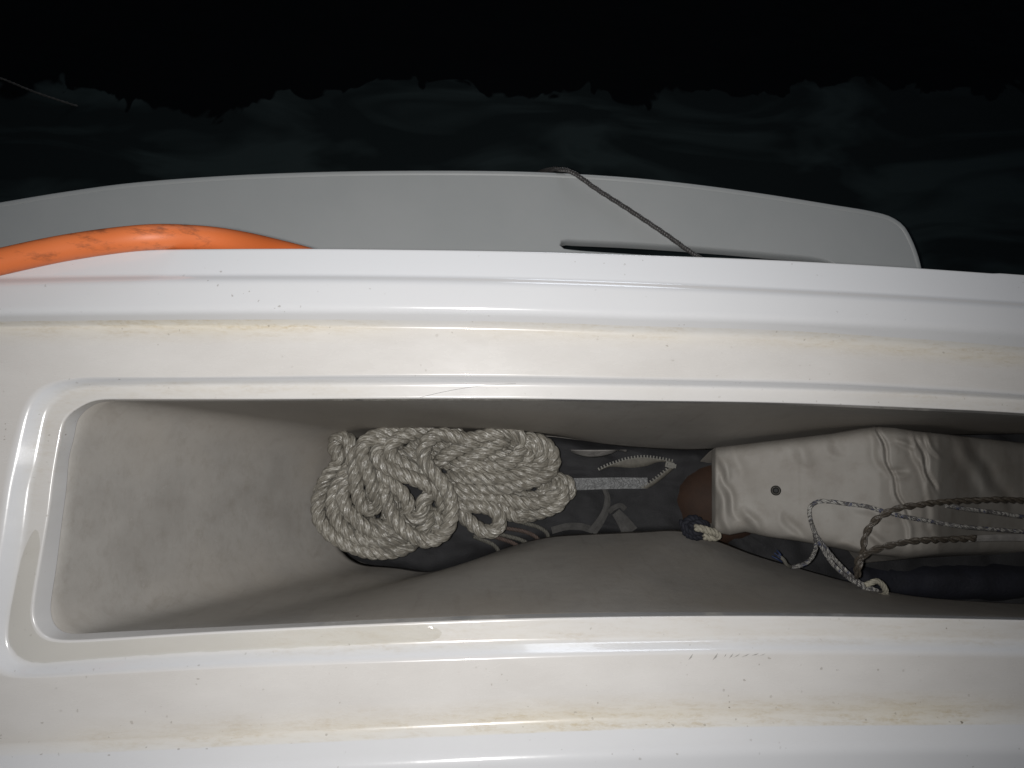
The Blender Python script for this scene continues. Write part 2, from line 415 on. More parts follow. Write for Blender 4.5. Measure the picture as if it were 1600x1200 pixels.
for j in range(NC):
    P = [s[0][j] for s in stack]; pts = [P[0]]; c_ = [cl_v[0]]; k_ = [0.0]
    for k in range(1, K - 1):
        a, b, c = P[k-1], P[k], P[k+1]
        r = min(stack[k][1], (a-b).length*.42, (c-b).length*.42)
        d1 = (a-b).normalized(); d2 = (c-b).normalized()
        q0 = b + d1*r; q1 = b + d2*r
        g0 = b + d1*min(r*1.25, (a-b).length*.47); g1 = b + d2*min(r*1.25, (c-b).length*.47)
        # extra rows at 1/2 of the flat keep the flats evenly shaded
        for part, f0 in ((0, g0), (1, q0)):
            pts.append(f0)
        for i in range(1, FIL):
            t = i / FIL; pts.append(q0*((1-t)**2) + b*(2*t*(1-t)) + q1*(t*t))
        pts.append(q1); pts.append(g1)
        if k == 5:                                        # channel: a soft dirty strip before the crease
            pass
    pts.append(P[-1])
    cols.append(pts)
M = len(cols[0])
# per-row clean / crease values
rowclean = [cl_v[0]]; rowcr = [0.0]
for k in range(1, K - 1):
    nrow = FIL + 3
    for i in range(nrow):
        t = i / (nrow - 1)
        # flat after edge k: 1->lip face, 2 lip flat, 3 step, 4 channel, 5 slope, 6 bead top, 7 outer face, 8 flange
        flat = {0: .4, 1: .6, 2: .25, 3: .85, 4: .0, 5: .75, 6: .8, 7: 1, 8: .95, 9: .8, 10: .6}
        rowclean.append(flat[k-1]*(1-t) + flat[k]*t)
        rowcr.append({5: 1.0, 3: .35, 2: .25}.get(k, 0.0))
rowclean.append(.6); rowcr.append(0.0)
# insert a row in the channel flat and lip so that grime fades away from the crease
def insert_row(idx, t, cleanv, crv):
    for j in range(NC): cols[j].insert(idx, cols[j][idx-1].lerp(cols[j][idx], t))
    rowclean.insert(idx, cleanv); rowcr.insert(idx, crv)
first5 = 1 + (FIL + 3) * 4                               # first row belonging to edge 5 (the channel crease)
insert_row(first5, .62, .0, .0); insert_row(first5 + 1, .5, .0, .35)
after5 = first5 + 2 + FIL + 3
insert_row(after5, .12, .75, .0)
M = len(cols[0])
vv = [cols[j][i] for i in range(M) for j in range(NC)]
ff = [(i*NC+j, i*NC+(j+1) % NC, (i+1)*NC+(j+1) % NC, (i+1)*NC+j) for i in range(M-1) for j in range(NC)]
BOAT = thing('boat', at(745, 760, 0), 'white boat stern with an open stowage locker, a moulded coaming and a grey platform', 'boat')
mesh('coaming', vv, ff, GEL, BOAT, True, None, {'clean': [rowclean[i] for i in range(M) for j in range(NC)], 'crease': [rowcr[i] for i in range(M) for j in range(NC)]})

# locker liner: tapering side walls, end wall and floor
L0 = outset(C0, .0035, -.0335)
def zfoot(x, y):
    if y < 760 or x < 1150: return -.36
    return -.36 + .17 * min(1, (x - 1150) / 350)
L1 = contour([(1740,676),(1600,678),(1370,684),(1250,694),(1100,703),(1040,702),(960,696),(860,681),(780,677),(700,676),(620,679)],
             [(575,682),(545,694),(528,724),(522,762),(521,800),(524,832),(536,858),(556,876)],
             [(580,883),(625,886),(675,893),(720,882),(760,868),(800,853),(860,838),(930,833),(1000,830),(1065,828),(1120,843),(1180,866),(1260,890),(1340,912),(1420,930),(1600,944),(1740,950)], -.36, zfoot)
ZFL = -.395
L2 = [V((p.x, p.y, ZFL)) for p in outset(L1, .003)]
def soften(c, it, lo=60):
    """round the left end of a closed contour (the end wall's corners)"""
    c = list(c); a, b = NF - lo, NF + NL + lo
    for _ in range(it):
        d = c[:]
        for i in range(a, b):
            w = min(1, (i-a)/20, (b-i)/20); d[i] = c[i].lerp((c[i-1] + c[i+1])/2, .9*w)
        c = d
    return c
rws = []
for i in range(30):
    t = i / 29
    rws.append(soften([L0[j].lerp(L1[j], t) for j in range(NC)], int(4 + 10*min(1, t*2.2)*(1 if t < .9 else 1 - 6*(t-.9)))))
L1 = rws[-1]
L2 = [V((p.x, p.y - (.11*min(1, max(0, (p.x - .30)/.15)) if p.y < 0 else 0), ZFL)) for p in outset(L1, .003)]
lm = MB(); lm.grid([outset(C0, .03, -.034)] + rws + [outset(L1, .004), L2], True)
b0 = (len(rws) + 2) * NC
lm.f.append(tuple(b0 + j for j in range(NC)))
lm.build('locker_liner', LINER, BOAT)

# swim platform beyond the transom: slab with a rounded corner, raised rim line and a grip slot cut right through
ZP = -.50; TP = .026
edge_px = [(-500,455),(-300,372),(-150,342),(0,315.5),(100,299),(200,285.5),(350,274),(500,268),(640,266),(800,267),(900,271),(1000,278),(1100,289),(1200,303),(1300,319),(1365,330),(1393,338),(1413,352),(1426,374),(1436,400),(1442,425),(1450,470),(1456,520)]
edge = catmull([at(x, y, ZP) for x, y in edge_px], 200)
inner = [at(1440, 640, ZP), at(-480, 640, ZP)]
slot_px = [(1306,412),(1292,404),(1200,393),(1100,384.5),(1000,377.5),(900,373),(882,372.5),(873.5,377),(873,382),(877,388),(890,391),(1000,399),(1100,406),(1200,414),(1290,424),(1304,420)]
def closed_curve(px, n):
    P = [at(x, y, ZP) for x, y in px]
    return catmull(P + [P[0]], n + 1)[:-1]
slot = closed_curve(slot_px, 90)
def fill(loops):
    bm = bmesh.new(); es = []
    for lp in loops:
        vs = [bm.verts.new(p) for p in lp]
        for i in range(len(vs)): es.append(bm.edges.new((vs[i], vs[(i+1) % len(vs)])))
    bmesh.ops.triangle_fill(bm, use_beauty=True, edges=es)
    bm.verts.index_update()
    v = [x.co.copy() for x in bm.verts]; f = [tuple(q.index for q in t.verts) for t in bm.faces]; bm.free(); return v, f
def off_open(c, d, z):
    out = []
    for i in range(len(c)):
        t = c[min(i+1, len(c)-1)] - c[max(i-1, 0)]; nr_ = V((t.y, -t.x, 0)).normalized(); out.append(c[i] + nr_*d + V((0, 0, z)))
    return out
pm = MB()
e_in = off_open(edge, .0095, 0)                       # inward of the rim groove
v, f = fill([e_in + inner, slot]); pm.v += v; pm.f += f; pm.uv += [(0, 0)] * len(v)
def dn(c, z): return [V((p.x, p.y, p.z + z)) for p in c]
rim = [e_in, off_open(edge, .0088, -.0012), off_open(edge, .0080, -.0012), off_open(edge, .0072, .0002), off_open(edge, .004, .0), off_open(edge, .0015, -.0006), off_open(edge, 0, -.002), off_open(edge, -.0005, -.006), off_open(edge, 0, -TP)]
pm.grid(rim)
pm.grid([slot, dn(outset(slot, -.0008), -.0006), dn(outset(slot, -.0022), -.0028), dn(outset(slot, -.0038), -.010), dn(outset(slot, -.004), -TP)], True)
pm.build('swim_platform', PLAT, BOAT)

# ---------------------------------------------------------------- coiled white rope
RP = [ # picture x, y, level of each visible turn (level 0 lies on the bag below, one level = 11 mm)
 [(560,764,0),(553,735,1.0),(550,712,1.6),(549,696,1.9),(540,684,1.7),(527,686,1.5),(523,699,1.3),(529,712,1.2),(528,724,.8),(514,742,.7),(503,762,.7),(497,785,.7),(500,812,.8),(517,834,.9),(546,852,1),(585,863,1),(622,860,.9),(650,846,.4)],
 [(565,716,.6),(552,724,1.2),(538,742,1.3),(526,762,1.4),(520,785,1.5),(524,808,1.3),(540,828,1.1),(564,842,1.2),(592,847,1.2),(620,842,1.1),(648,836,.6)],
 [(562,728,.8),(548,744,1.4),(537,762,1.8),(536,780,2.0),(545,800,2.1),(561,816,1.9),(580,830,1.4),(605,836,1.0),(630,834,.6)],
 [(545,688,.8),(550,706,2.2),(553,728,2.5),(556,752,2.5),(560,775,2.4),(567,792,2.2),(576,798,2.0),(580,786,1.7),(577,768,1.2)],
 [(690,672,1.2),(660,676,1.5),(630,675,1.8),(606,677,2.2),(585,682,2.6),(570,692,2.8),(565,707,2.9),(569,725,2.9),(577,743,2.7),(583,760,2.5),(588,778,2.2),(590,796,1.4)],
 [(628,692,1.3),(606,690,2.3),(592,697,2.6),(588,710,2.7),(595,723,2.8),(609,732,3.0),(627,741,3.1),(646,748,3.1),(665,756,2.9),(680,767,2.3),(690,782,1.6),(694,800,1)],
 [(720,676,1),(700,675,1.3),(676,673,1.6),(651,676,2.0),(631,682,2.4),(616,690,2.7),(609,702,2.8),(614,715,2.7),(630,725,2.5),(645,734,2.2),(660,746,1.4)],
 [(820,698,1.0),(816,686,1.9),(806,678,2.3),(788,675,2.3),(766,679,2.3),(746,684,2.3),(726,686,2.3),(705,681,2.6),(685,679,2.9),(669,689,3.1),(662,705,3.2),(664,721,3.3),(674,735,3.4),(687,750,3.4),(698,766,3.4),(705,786,3.3),(705,808,3.2),(697,829,3.0),(681,842,2.9),(663,845,2.8),(645,838,2.8),(629,826,2.8),(616,810,2.7),(608,793,2.6),(603,776,2.5),(597,758,1.9),(588,744,1.2)],
 [(584,722,1.4),(594,738,2.0),(607,752,2.3),(622,764,2.4),(633,778,2.3),(638,793,1.9),(632,806,1)],
 [(686,766,1),(671,774,2.0),(661,786,2.4),(660,800,2.4),(652,809,2.2),(638,809,1.8),(626,803,1)],
 [(668,800,1),(667,815,1.6),(661,828,1.7),(650,836,1)],
 [(662,792,.3),(680,806,.8),(694,818,.8),(700,832,.4)],
 [(600,800,.4),(625,818,.5),(650,820,.6),(680,826,.7),(700,815,.3)],
 [(560,740,.2),(590,760,.8),(610,780,1),(625,800,.5)],
 [(640,690,.8),(660,695,1.2),(690,696,1.4),(715,694,1.5),(745,690,1.2)],
 [(640,720,.2),(665,718,.8),(690,722,1.0),(715,728,.8)],
 [(575,812,.2),(590,822,.8),(612,822,.9),(630,815,.4)],
 [(610,706,.3),(640,708,.6),(668,706,.7),(700,708,.9),(725,715,.7)],
 # right-hand bundle
 [(806,690,1.2),(822,686,1.7),(839,688,1.8),(854,696,1.8),(864,710,1.8),(864,728,1.9),(854,742,2.0),(837,750,2.1),(816,756,2.1),(794,761,2.1),(768,764,2.1),(740,763,2.0),(716,765,1.6),(700,768,1)],
 [(800,692,.9),(822,692,1.5),(839,698,1.7),(847,711,1.8),(844,724,1.9),(831,734,2.1),(811,741,2.2),(789,746,2.3),(764,749,2.3),(738,748,2.2),(714,746,1.7),(700,746,1)],
 [(790,700,.5),(811,698,1),(824,706,1.2),(826,718,1.3),(816,728,1.5),(799,733,1.6),(775,735,1.7),(745,738,1.6),(715,736,1.2)],
 [(818,688,1.1),(812,706,1.9),(801,719,2.2),(785,727,2.3),(767,729,2.3),(745,731,2.1),(720,736,1.5),(704,740,1)],
 [(794,686,1.4),(776,694,2.0),(760,703,2.3),(745,712,2.4),(728,720,2.2),(708,727,1.5)],
 [(762,684,1.5),(738,693,2.2),(717,702,2.4),(698,711,2.3),(683,724,1.4)],
 [(806,712,.8),(786,713,1.5),(768,717,1.7),(748,722,1.8),(724,729,1.5)],
 [(701,776,1.4),(735,777,1.8),(765,778,1.8),(795,782,1.7),(820,786,1.6),(843,785,1.5),(860,777,1.4),(868,764,1.2),(858,754,.6)],
 [(808,808,.3),(832,803,.8),(854,797,1.0),(871,789,1.2),(880,775,1.2),(876,760,.9),(862,752,.4)],
 [(854,752,.2),(874,749,.5),(887,756,.6),(889,768,.4),(878,778,0)],
 [(706,794,1.6),(722,804,1.6),(737,818,1.5),(753,829,1.5),(768,830,1.6),(779,822,1.8),(780,808,2.0),(769,796,2.1),(752,791,2.1),(730,790,1.9),(704,788,1.5)],
 [(728,782,1.2),(756,783,1.5),(776,789,1.5),(792,799,1.4),(805,806,1.2),(818,802,1.0),(826,792,.4)],
 [(830,742,.5),(850,760,.9),(845,775,1.0),(825,778,1.0),(795,770,.9),(760,768,.8)],
 [(715,712,1.0),(740,704,1.2),(765,696,1.2),(790,700,1)],
]
ZB = -.322; RR = .0100
COIL = thing('coiled_rope', at(690, 770, ZB - .01), 'thick three-strand white nylon rope gathered in a tangled coil beside the locker end wall', 'rope')
for i, seg in enumerate(RP):
    w3 = [at(x, y, ZB - .006 + .0135*lv) for x, y, lv in seg]
    n_ = max(8, int(length(w3) / .0024)); c = catmull(w3, n_)
    m = MB(); m.strands(c, RR, 3, .037, RR*.52, RR*.51, 12, phase=i*1.7, wob=.10); m.build('rope_turn', ROPE, COIL)

# ---------------------------------------------------------------- black bag under the rope
def foot_pair(px):
    fy = [(478,720),(500,700),(560,690),(620,683),(700,679),(780,680),(860,684),(960,696),(1100,701),(1250,694),(1500,686),(1740,680)]
    ny = [(478,830),(500,850),(540,880),(560,888),(620,890),(675,896),(720,885),(760,871),(800,856),(860,841),(930,836),(1000,833),(1065,831),(1120,846),(1180,869),(1260,892),(1340,914),(1420,932),(1600,946),(1740,952)]
    def ip(T):
        for (x0, y0), (x1, y1) in zip(T, T[1:]):
            if px <= x1: return y0 + (y1-y0)*(px-x0)/(x1-x0)
        return T[-1][1]
    return ip(fy), ip(ny)
BAG = thing('black_bag', at(900, 770, -.40), 'black fabric bag with an open zipper and a silver strip under the coiled rope', 'bag')
rows_ = []
for i in range(134):
    px = 478 + i * 9.2; fy, ny = foot_pair(px); r_ = []  # black fabric runs on far right, standing in for shade on the recess floor
    for j in range(40):
        t = j / 39; ex1 = 3 + 110*min(1, max(0, (px-1150)/150)); ex0 = 3 + 16*min(1, max(0, (px-1250)/100)); p = at(px, fy - ex0 + (ny - fy + ex0 + ex1)*t, -.372)
        ed = min(1, min(t, 1-t) * 9)
        dz = .012*noise.noise(p*22) + .007*abs(noise.noise(V((p.x*30, p.y*60 + p.x*20, 0)))) + .004*noise.noise(p*60) - .02*(1-ed)**2
        dz = max(dz, -.02)
        r_.append(p + V((0, 0, dz)))
    rows_.append(r_)
bmh = MB(); bmh.grid(rows_)
# skirt down to the locker floor
loop = [r[0] for r in rows_] + rows_[-1][1:] + [r[-1] for r in reversed(rows_[:-1])] + list(reversed(rows_[0][1:-1]))
bmh.grid([loop, [V((p.x, p.y, -.41)) for p in loop]], True)
bmh.build('bag_body', BLACKFAB, BAG)
def ribbon(px, z, w_px, name, mat, parent, thick=.0012, n=40, lift=None):
    """flat webbing strip along picture points, w_px wide, thick metres thick"""
    pts = catmull([V((x, y, 0)) for x, y in px], n); rw = []
    for i, p in enumerate(pts):
        t = (pts[min(i+1, n-1)] - pts[max(i-1, 0)]).normalized(); q = V((-t.y, t.x, 0))
        ww = w_px if not isinstance(w_px, (list, tuple)) else w_px[0] + (w_px[1]-w_px[0])*i/(n-1)
        zz = z + (lift(i/(n-1)) if lift else 0)
        a = at(p.x + q.x*ww/2, p.y + q.y*ww/2, zz); b = at(p.x - q.x*ww/2, p.y - q.y*ww/2, zz); mid = (a+b)/2 + V((0, 0, thick*.8))
        rw.append([a, mid, b, b - V((0, 0, thick)), a - V((0, 0, thick))])
    m = MB(); m.grid(rw, True); m.f.append(tuple(range(5))); m.f.append(tuple((n-1)*5 + k for k in reversed(range(5))))
    return m.build(name, mat, parent, smooth=False)
ZBT = -.352
def zipper(arc, tape, flip):
    tp = MB(); n = 40
    A = catmull([at(x, y, ZBT + .004) for x, y in arc], n); Bc = catmull([at(x, y, ZBT) for x, y in tape], n)
    tp.grid([A, [a.lerp(b, .5) + V((0, 0, .0015)) for a, b in zip(A, Bc)], Bc, [b - V((0, 0, .002)) for b in Bc], [a - V((0, 0, .002)) for a in A]])
    t = tp.build('zipper_tape', ZIPTAPE, BAG)
    k = MB(); L = length(A); nt = int(L / .0042); C = catmull(A, nt)
    for i, p in enumerate(C):
        d = (C[min(i+1, nt-1)] - C[max(i-1, 0)]).normalized(); s = d.cross(V((0, 0, 1))).normalized() * flip
        R = Matrix((d, s, V((0, 0, 1)))).transposed().to_4x4(); R.translation = p + s*.0010 + V((0, 0, .0003))
        k.box(R, .0018, .0040, .0022)
    k.build('zipper_teeth', ZIPTOOTH, t, smooth=False)
zipper([(936,734),(948,728),(962,723),(980,717.5),(1005,714.5),(1030,717),(1050,721)], [(938,735),(952,730),(968,730),(988,731),(1010,728),(1030,722),(1049,723)], -1)
zipper([(1004,762),(1016,754),(1030,744),(1042,734),(1050,728)], [(1011,764),(1023,757),(1037,746),(1049,736),(1056,729)], -1)
zp = MB()
c_ = at(1046, 726.5, ZBT + .007); xdir = (at(1056, 729, ZBT + .007) - c_).normalized(); R = Matrix((xdir, V((0, 0, 1)).cross(xdir), V((0, 0, 1)))).transposed().to_4x4()
for dx, sx, sy, sz, dz in ((0, .012, .008, .004, 0), (.006, .006, .0055, .003, .001), (-.001, .006, .003, .006, .002)):
    R2 = R.copy(); R2.translation = c_ + xdir*dx + V((0, 0, dz)); zp.box(R2, sx, sy, sz)
zp.build('zip_slider', ZIPTOOTH, BAG, smooth=False)
ribbon([(885,757),(920,756),(960,755),(1012,755)], ZBT + .001, [19, 17], 'reflective_strip', SILVER, BAG)
ribbon([(943,760),(949,776),(947,796),(938,814),(925,832)], ZBT - .006, [7, 15], 'strap', STRAP, BAG, .002)
ribbon([(951,800),(960,793),(970,790),(977,796)], ZBT - .004, 8, 'strap', STRAP, BAG, .002)
ribbon([(962,800),(972,812),(985,832)], ZBT - .012, [14, 26], 'strap', STRAP, BAG, .002)
ribbon([(862,829),(885,823),(908,823),(928,829)], ZBT - .012, 11, 'strap', STRAP, BAG, .002)

# pale coil of thin cord peeking out below the rope
CC = thing('cord_coil', at(810, 840, -.37), 'small coil of thin pale cord showing below the right bundle of the rope coil', 'cord')
for i, (pts, mt) in enumerate((([(800,812),(826,819),(844,825),(855,834),(857,846)], PALEROPE), ([(770,818),(790,825),(817,830),(834,837),(843,846),(840,856)], RUSTROPE), ([(765,830),(790,837),(812,843),(826,851),(828,862)], PALEROPE), ([(740,838),(757,845),(770,851),(778,860),(778,872)], PALEROPE), ([(748,830),(780,841),(800,848),(812,856),(813,866)], RUSTROPE))):
    c = catmull([at(x, y, -.345 - .006*k) for k, (x, y) in enumerate(pts)], 40); m = MB(); m.strands(c, .0031, 3, .014, sides=6); m.build('cord_turn', mt, CC)

# pale scrap of cloth wedged against the far wall
cl = MB(); rw = []
for i in range(30):
    x = 892 + i*3; t = i/29; dep = 3 + 9*math.sin(math.pi*min(1, t*1.25))**.8 if t < .8 else 3 + 2*math.sin(t*20)
    rw.append([at(x, 703 + dep*k/5, -.335 - .004*k + .003*noise.noise(V((x*.06, k*.7, 0)))) for k in range(6)] + [at(x, 704, -.36)])
cl.grid(rw, True); tag(cl.build('cloth', PALECLOTH), 'pale scrap of cloth against the far locker wall above the zipper', 'cloth')

# ---------------------------------------------------------------- dark orange buoy, navy knot, cream rope end
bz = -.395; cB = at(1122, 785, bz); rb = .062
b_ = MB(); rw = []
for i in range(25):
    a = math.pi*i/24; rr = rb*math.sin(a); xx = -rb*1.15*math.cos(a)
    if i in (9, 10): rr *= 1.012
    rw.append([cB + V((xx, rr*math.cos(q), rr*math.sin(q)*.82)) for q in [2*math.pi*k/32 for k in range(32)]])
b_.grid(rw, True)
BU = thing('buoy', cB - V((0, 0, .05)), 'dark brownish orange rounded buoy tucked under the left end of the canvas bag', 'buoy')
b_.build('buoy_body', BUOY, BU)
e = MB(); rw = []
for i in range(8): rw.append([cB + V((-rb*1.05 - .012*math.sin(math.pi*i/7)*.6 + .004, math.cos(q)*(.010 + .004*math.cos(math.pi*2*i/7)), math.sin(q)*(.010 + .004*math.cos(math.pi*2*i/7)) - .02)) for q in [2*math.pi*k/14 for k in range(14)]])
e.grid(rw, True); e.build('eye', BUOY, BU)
K_ = MB()
kp = [(1065,815,-.33),(1072,824,-.322),(1084,832,-.318),(1096,826,-.312),(1090,812,-.316),(1076,812,-.322),(1070,828,-.326),(1080,838,-.328),(1098,836,-.326),(1104,822,-.322),(1092,818,-.308),(1078,822,-.308)]
K_.strands(catmull([at(*q) for q in kp], 160), .0056, 3, .018, sides=7, wob=.1)
tag(K_.build('knot', NAVY), 'dark navy cord tied in a knot at the foot of the canvas bag', 'knot')
K_ = MB()
kp = [(1086,825,-.300),(1096,826,-.298),(1106,829,-.298),(1116,832,-.300),(1122,838,-.306),(1112,840,-.31),(1100,838,-.31)]
K_.strands(catmull([at(*q) for q in kp], 80), .0052, 3, .018, sides=7, wob=.15)
tag(K_.build('cord_end', PALEEND), 'short cream cord end poking from the navy knot', 'cord')

# ---------------------------------------------------------------- canvas bag
def lut(T, x):
    if x <= T[0][0]: return T[0][1]
    for (x0, y0), (x1, y1) in zip(T, T[1:]):
        if x <= x1:
            t = (x-x0)/(x1-x0); return y0 + (y1-y0)*t
    return T[-1][1]
CF = [(1112,704),(1118,699),(1160,694),(1200,689),(1300,677),(1345,669),(1370,666),(1400,668),(1430,673),(1500,681),(1600,692),(1750,706)]
CN = [(1112,828),(1118,832),(1140,836),(1165,831),(1200,839),(1250,846),(1300,855),(1350,866),(1420,870),(1480,864),(1600,862),(1750,850)]
CZ = [(1112,-.30),(1118,-.278),(1135,-.268),(1200,-.247),(1300,-.217),(1375,-.198),(1400,-.196),(1440,-.199),(1452,-.203),(1466,-.210),(1490,-.240),(1530,-.290),(1600,-.34),(1750,-.35)]
def canvas_z(px, t):
    return lut(CZ, px)
def fold(x, y, x0, y0, x1, y1, w):
    d = V((x1-x0, y1-y0)); L = d.length; d /= L; u = (x-x0)*d.x + (y-y0)*d.y; s = abs((x-x0)*(-d.y) + (y-y0)*d.x)
    if u < 0 or u > L: return 0.0
    sg = x*(-d.y) + y*d.x - (x0*(-d.y) + y0*d.x) + 2.5*math.sin(u*.11 + x0)
    taper = math.sin(math.pi*u/L)**.8
    q = sg/(w*(.6 + .4*taper)); return taper*(math.exp(-q*q) - .45*math.exp(-(q-1.5)**2))
FOLDS = [(1366,650,1398,750,3.2,-.010),(1388,728,1420,812,3.2,-.009),(1362,660,1388,750,7,.004),(1420,668,1456,775,6,.006),(1448,750,1464,850,6,.004),(1430,675,1464,775,3.5,-.012),(1440,670,1470,720,4,.008),
         (1116,745,1142,845,8,.009),(1128,735,1152,815,7,-.009),(1122,698,1140,760,7,.006),(1146,690,1160,750,9,-.003),(1160,790,1196,848,9,.009),(1330,790,1405,815,7,.003),(1222,800,1256,842,8,-.005),
         (1390,740,1420,732,6,-.005),(1400,685,1430,705,5,.005),(1345,830,1410,862,7,.006),(1412,795,1428,860,5,.005),(1238,682,1268,730,12,.004),(1296,672,1318,715,11,-.004),(1490,680,1550,770,12,.010),(1510,685,1590,800,11,-.010),
         (1160,700,1240,830,22,.003),(1270,690,1350,840,26,-.003),(1190,835,1300,850,6,.004),(1300,850,1370,860,6,.005)]
NXC, NYC = 260, 100
rows_ = []
for i in range(NXC):
    px = 1112 + (1745-1112) * (i/(NXC-1))**1.15
    f_, n_ = lut(CF, px), lut(CN, px); zt = lut(CZ, px); r_ = []
    for j in range(NYC):
        t = j/(NYC-1); py = f_ + (n_-f_)*t
        ed = min(t, 1-t)*(n_-f_)                 # pixels from the shoulder
        z = zt - .020*math.exp(-ed/6.0) - .010*t
        p = at(px, py, z)
        z += .0028*noise.noise(p*12) + .0013*noise.noise(V((p.x*50, p.y*16, 3))) * (.4 + noise.noise(p*9))
        for (x0, y0, x1, y1, w, h) in FOLDS:
            if abs(px-(x0+x1)/2) < 60: z += .75*h*fold(px, py, x0, y0, x1, y1, w)
        r_.append(at(px, py, z))
    a, b = r_[0], r_[-1]
    hgt = .14
    side0 = [a + V((0, .002 - .006*k, -hgt*(k/6))) for k in (6, 5, 4, 3, 2, 1)]
    so_ = .006 - .0095*min(1, max(0, (px-1370)/60))
    side1 = [b + V((0, -.002 + so_*k, -hgt*(k/6))) for k in (1, 2, 3, 4, 5, 6)]
    rows_.append(side0 + r_ + side1)
m0 = rows_[0]; cap = []
for k in range(1, 5): cap.insert(0, [p + V((.012*k, 0, -.022*k if 6 <= q < 6+NYC else 0)) for q, p in enumerate(m0)])
cb = MB(); cb.grid(cap + rows_)
CBAG = thing('canvas_bag', at(1330, 770, -.34), 'large dirty white canvas bag with a round eyelet wedged across the locker', 'bag')
cb.build('bag_body', CANVAS, CBAG)
# eyelet
_d = ray(1211, 767); ec = min((p for rr_ in rows_ for p in rr_[6:6+NYC]), key=lambda p: ((p - CAM).normalized() - _d).length).copy() + V((0, 0, .0008)); nrm = (at(1230, 767, lut(CZ, 1230)) - at(1190, 767, lut(CZ, 1190))).cross(V((0, -1, 0))).normalized()
if nrm.z < 0: nrm = -nrm
ex = V((0, 1, 0)).cross(nrm).normalized(); ey = nrm.cross(ex)
def ring(c, R_, r_, squash, name, mat, parent):
    m = MB(); rw = []
    for i in range(28):
        a = 2*math.pi*i/28; d = ex*math.cos(a) + ey*math.sin(a)
        rw.append([c + d*(R_ + r_*math.cos(q)) + nrm*(r_*squash*math.sin(q)) for q in [2*math.pi*k/8 for k in range(8)]])
    m.grid(rw + [rw[0]], True); return m.build(name, mat, parent)
el = ring(ec + nrm*.0015, .0045, .0018, .8, 'eyelet', BRASS, CBAG)
dm = MB(); rw = [[ec + nrm*(.0008 + .0006*math.cos(q*1.5)) + (ex*math.cos(a) + ey*math.sin(a))*(.0001 + .0042*q) for a in [2*math.pi*k/20 for k in range(20)]] for q in (0, .35, .7, 1)]
dm.grid(rw, True); dm.build('eyelet_hole', HOLE, el)  # flat black disc paints the dark inside of the eyelet

# ---------------------------------------------------------------- cords over the bag
def cordz(px, py, lift): 
    t = (py - lut(CF, px)) / (lut(CN, px) - lut(CF, px)); return lut(CZ, px) - .010*min(1, max(0, t)) + lift
def cord(pts, r, kind, lift=.006, n=None):
    P = []
    for q in pts:
        z = q[2] if len(q) > 2 else cordz(q[0], q[1], lift)
        P.append(at(q[0], q[1], z))
    L = length(P); c = catmull(P, n or max(20, int(L/.0016))); m = MB()
    if kind == 'braid': m.strands(c, r, 4, .020, r*.52, r*.52, 7, wob=.15)
    elif kind == 'chain': m.strands(c, r, 2, .030, r*.62, r*.5, 8, wob=.35)
    else: m.tube(c, r, 8)
    return m
BL = thing('braided_line', at(1290, 850, -.26), 'thin speckled grey and white braided line looped over the canvas bag', 'cord')
cord([(1236,886,-.262),(1250,884,-.255),(1264,876,-.245),(1274,858,-.228),(1273,834,-.212),(1266,810),(1266,792),(1280,783.5),(1300,784),(1320,787),(1352,791),(1380,799),(1411,807),(1456,815),(1497,822,-.215),(1548,827,-.23),(1600,831,-.245),(1680,836,-.27)], .0027, 'braid').build('line', CORD_SPECK, BL)
cord([(1272,830,-.206),(1277,842,-.210),(1286,858,-.215),(1300,880,-.218),(1322,900,-.222),(1342,914,-.226),(1362,925,-.23)], .0027, 'braid').build('line', CORD_SPECK, BL)
cord([(1276,838,-.215),(1290,856,-.222),(1306,876,-.224),(1326,896,-.226),(1345,911,-.228),(1372,924,-.23)], .0026, 'braid').build('line', CORD_SPECK, BL)
e = cord([(1352,914,-.214),(1360,911,-.212),(1369,908,-.210),(1378,913,-.212),(1384,924,-.216),(1382,930,-.222)], .0036, 'braid').build('worn_end', PALEEND, BL)
cord([(1372,931,-.214),(1382,932,-.212),(1392,934,-.214),(1401,939,-.218)], .0034, 'braid').build('worn_end', PALEEND, BL)
cord([(1216,868,-.25),(1224,874,-.246),(1229,882,-.25),(1236,886,-.262)], .0024, 'tube').build('frayed_tip', PALEROPE, BL)
for q in ([(1210,864,-.25),(1218,870,-.246),(1222,875,-.25)], [(1206,869,-.252),(1214,873,-.248),(1222,878,-.252)], [(1214,860,-.252),(1219,866,-.247),(1221,873,-.25)]):
    cord(q, .0012, 'tube').build('blue_thread', BLUETHREAD, BL)
cord([(1478,790,-.215),(1514,796,-.225),(1548,800,-.235),(1600,808,-.25),(1680,818,-.275)], .0028, 'braid').build('line', CORD_SPECK, BL)
BD = thing('twisted_cord', at(1390, 830, -.2), 'dark brown twisted cord curving over the right part of the canvas bag', 'cord')
cord([(1680,786,-.26),(1600,782,-.235),(1560,781,-.22),(1500,783,-.205),(1460,786,-.190),(1438,789,-.184),(1414,792,-.182),(1390,799,-.182),(1367,814,-.186),(1353,834,-.19),(1349,853,-.194),(1347,868,-.2),(1342,886,-.206),(1340,900,-.214)], .0037, 'chain').build('cord_length', CORD_DARK, BD)
cord([(1345,872,-.198),(1358,863,-.196),(1383,854,-.19),(1411,848,-.186),(1438,845,-.187),(1480,843,-.2),(1524,841,-.21)], .0037, 'chain').build('cord_length', CORD_DARK, BD)
cord([(1347,866,-.196),(1340,878,-.2),(1338,892,-.208),(1340,902,-.214)], .0034, 'chain').build('cord_length', CORD_DARK, BD)
st = ribbon([(1515,842),(1560,840),(1600,840),(1680,843)], -.212, [9, 13], 'webbing_strap', PALECLOTH, None, .002, lift=lambda t: -.03*t)
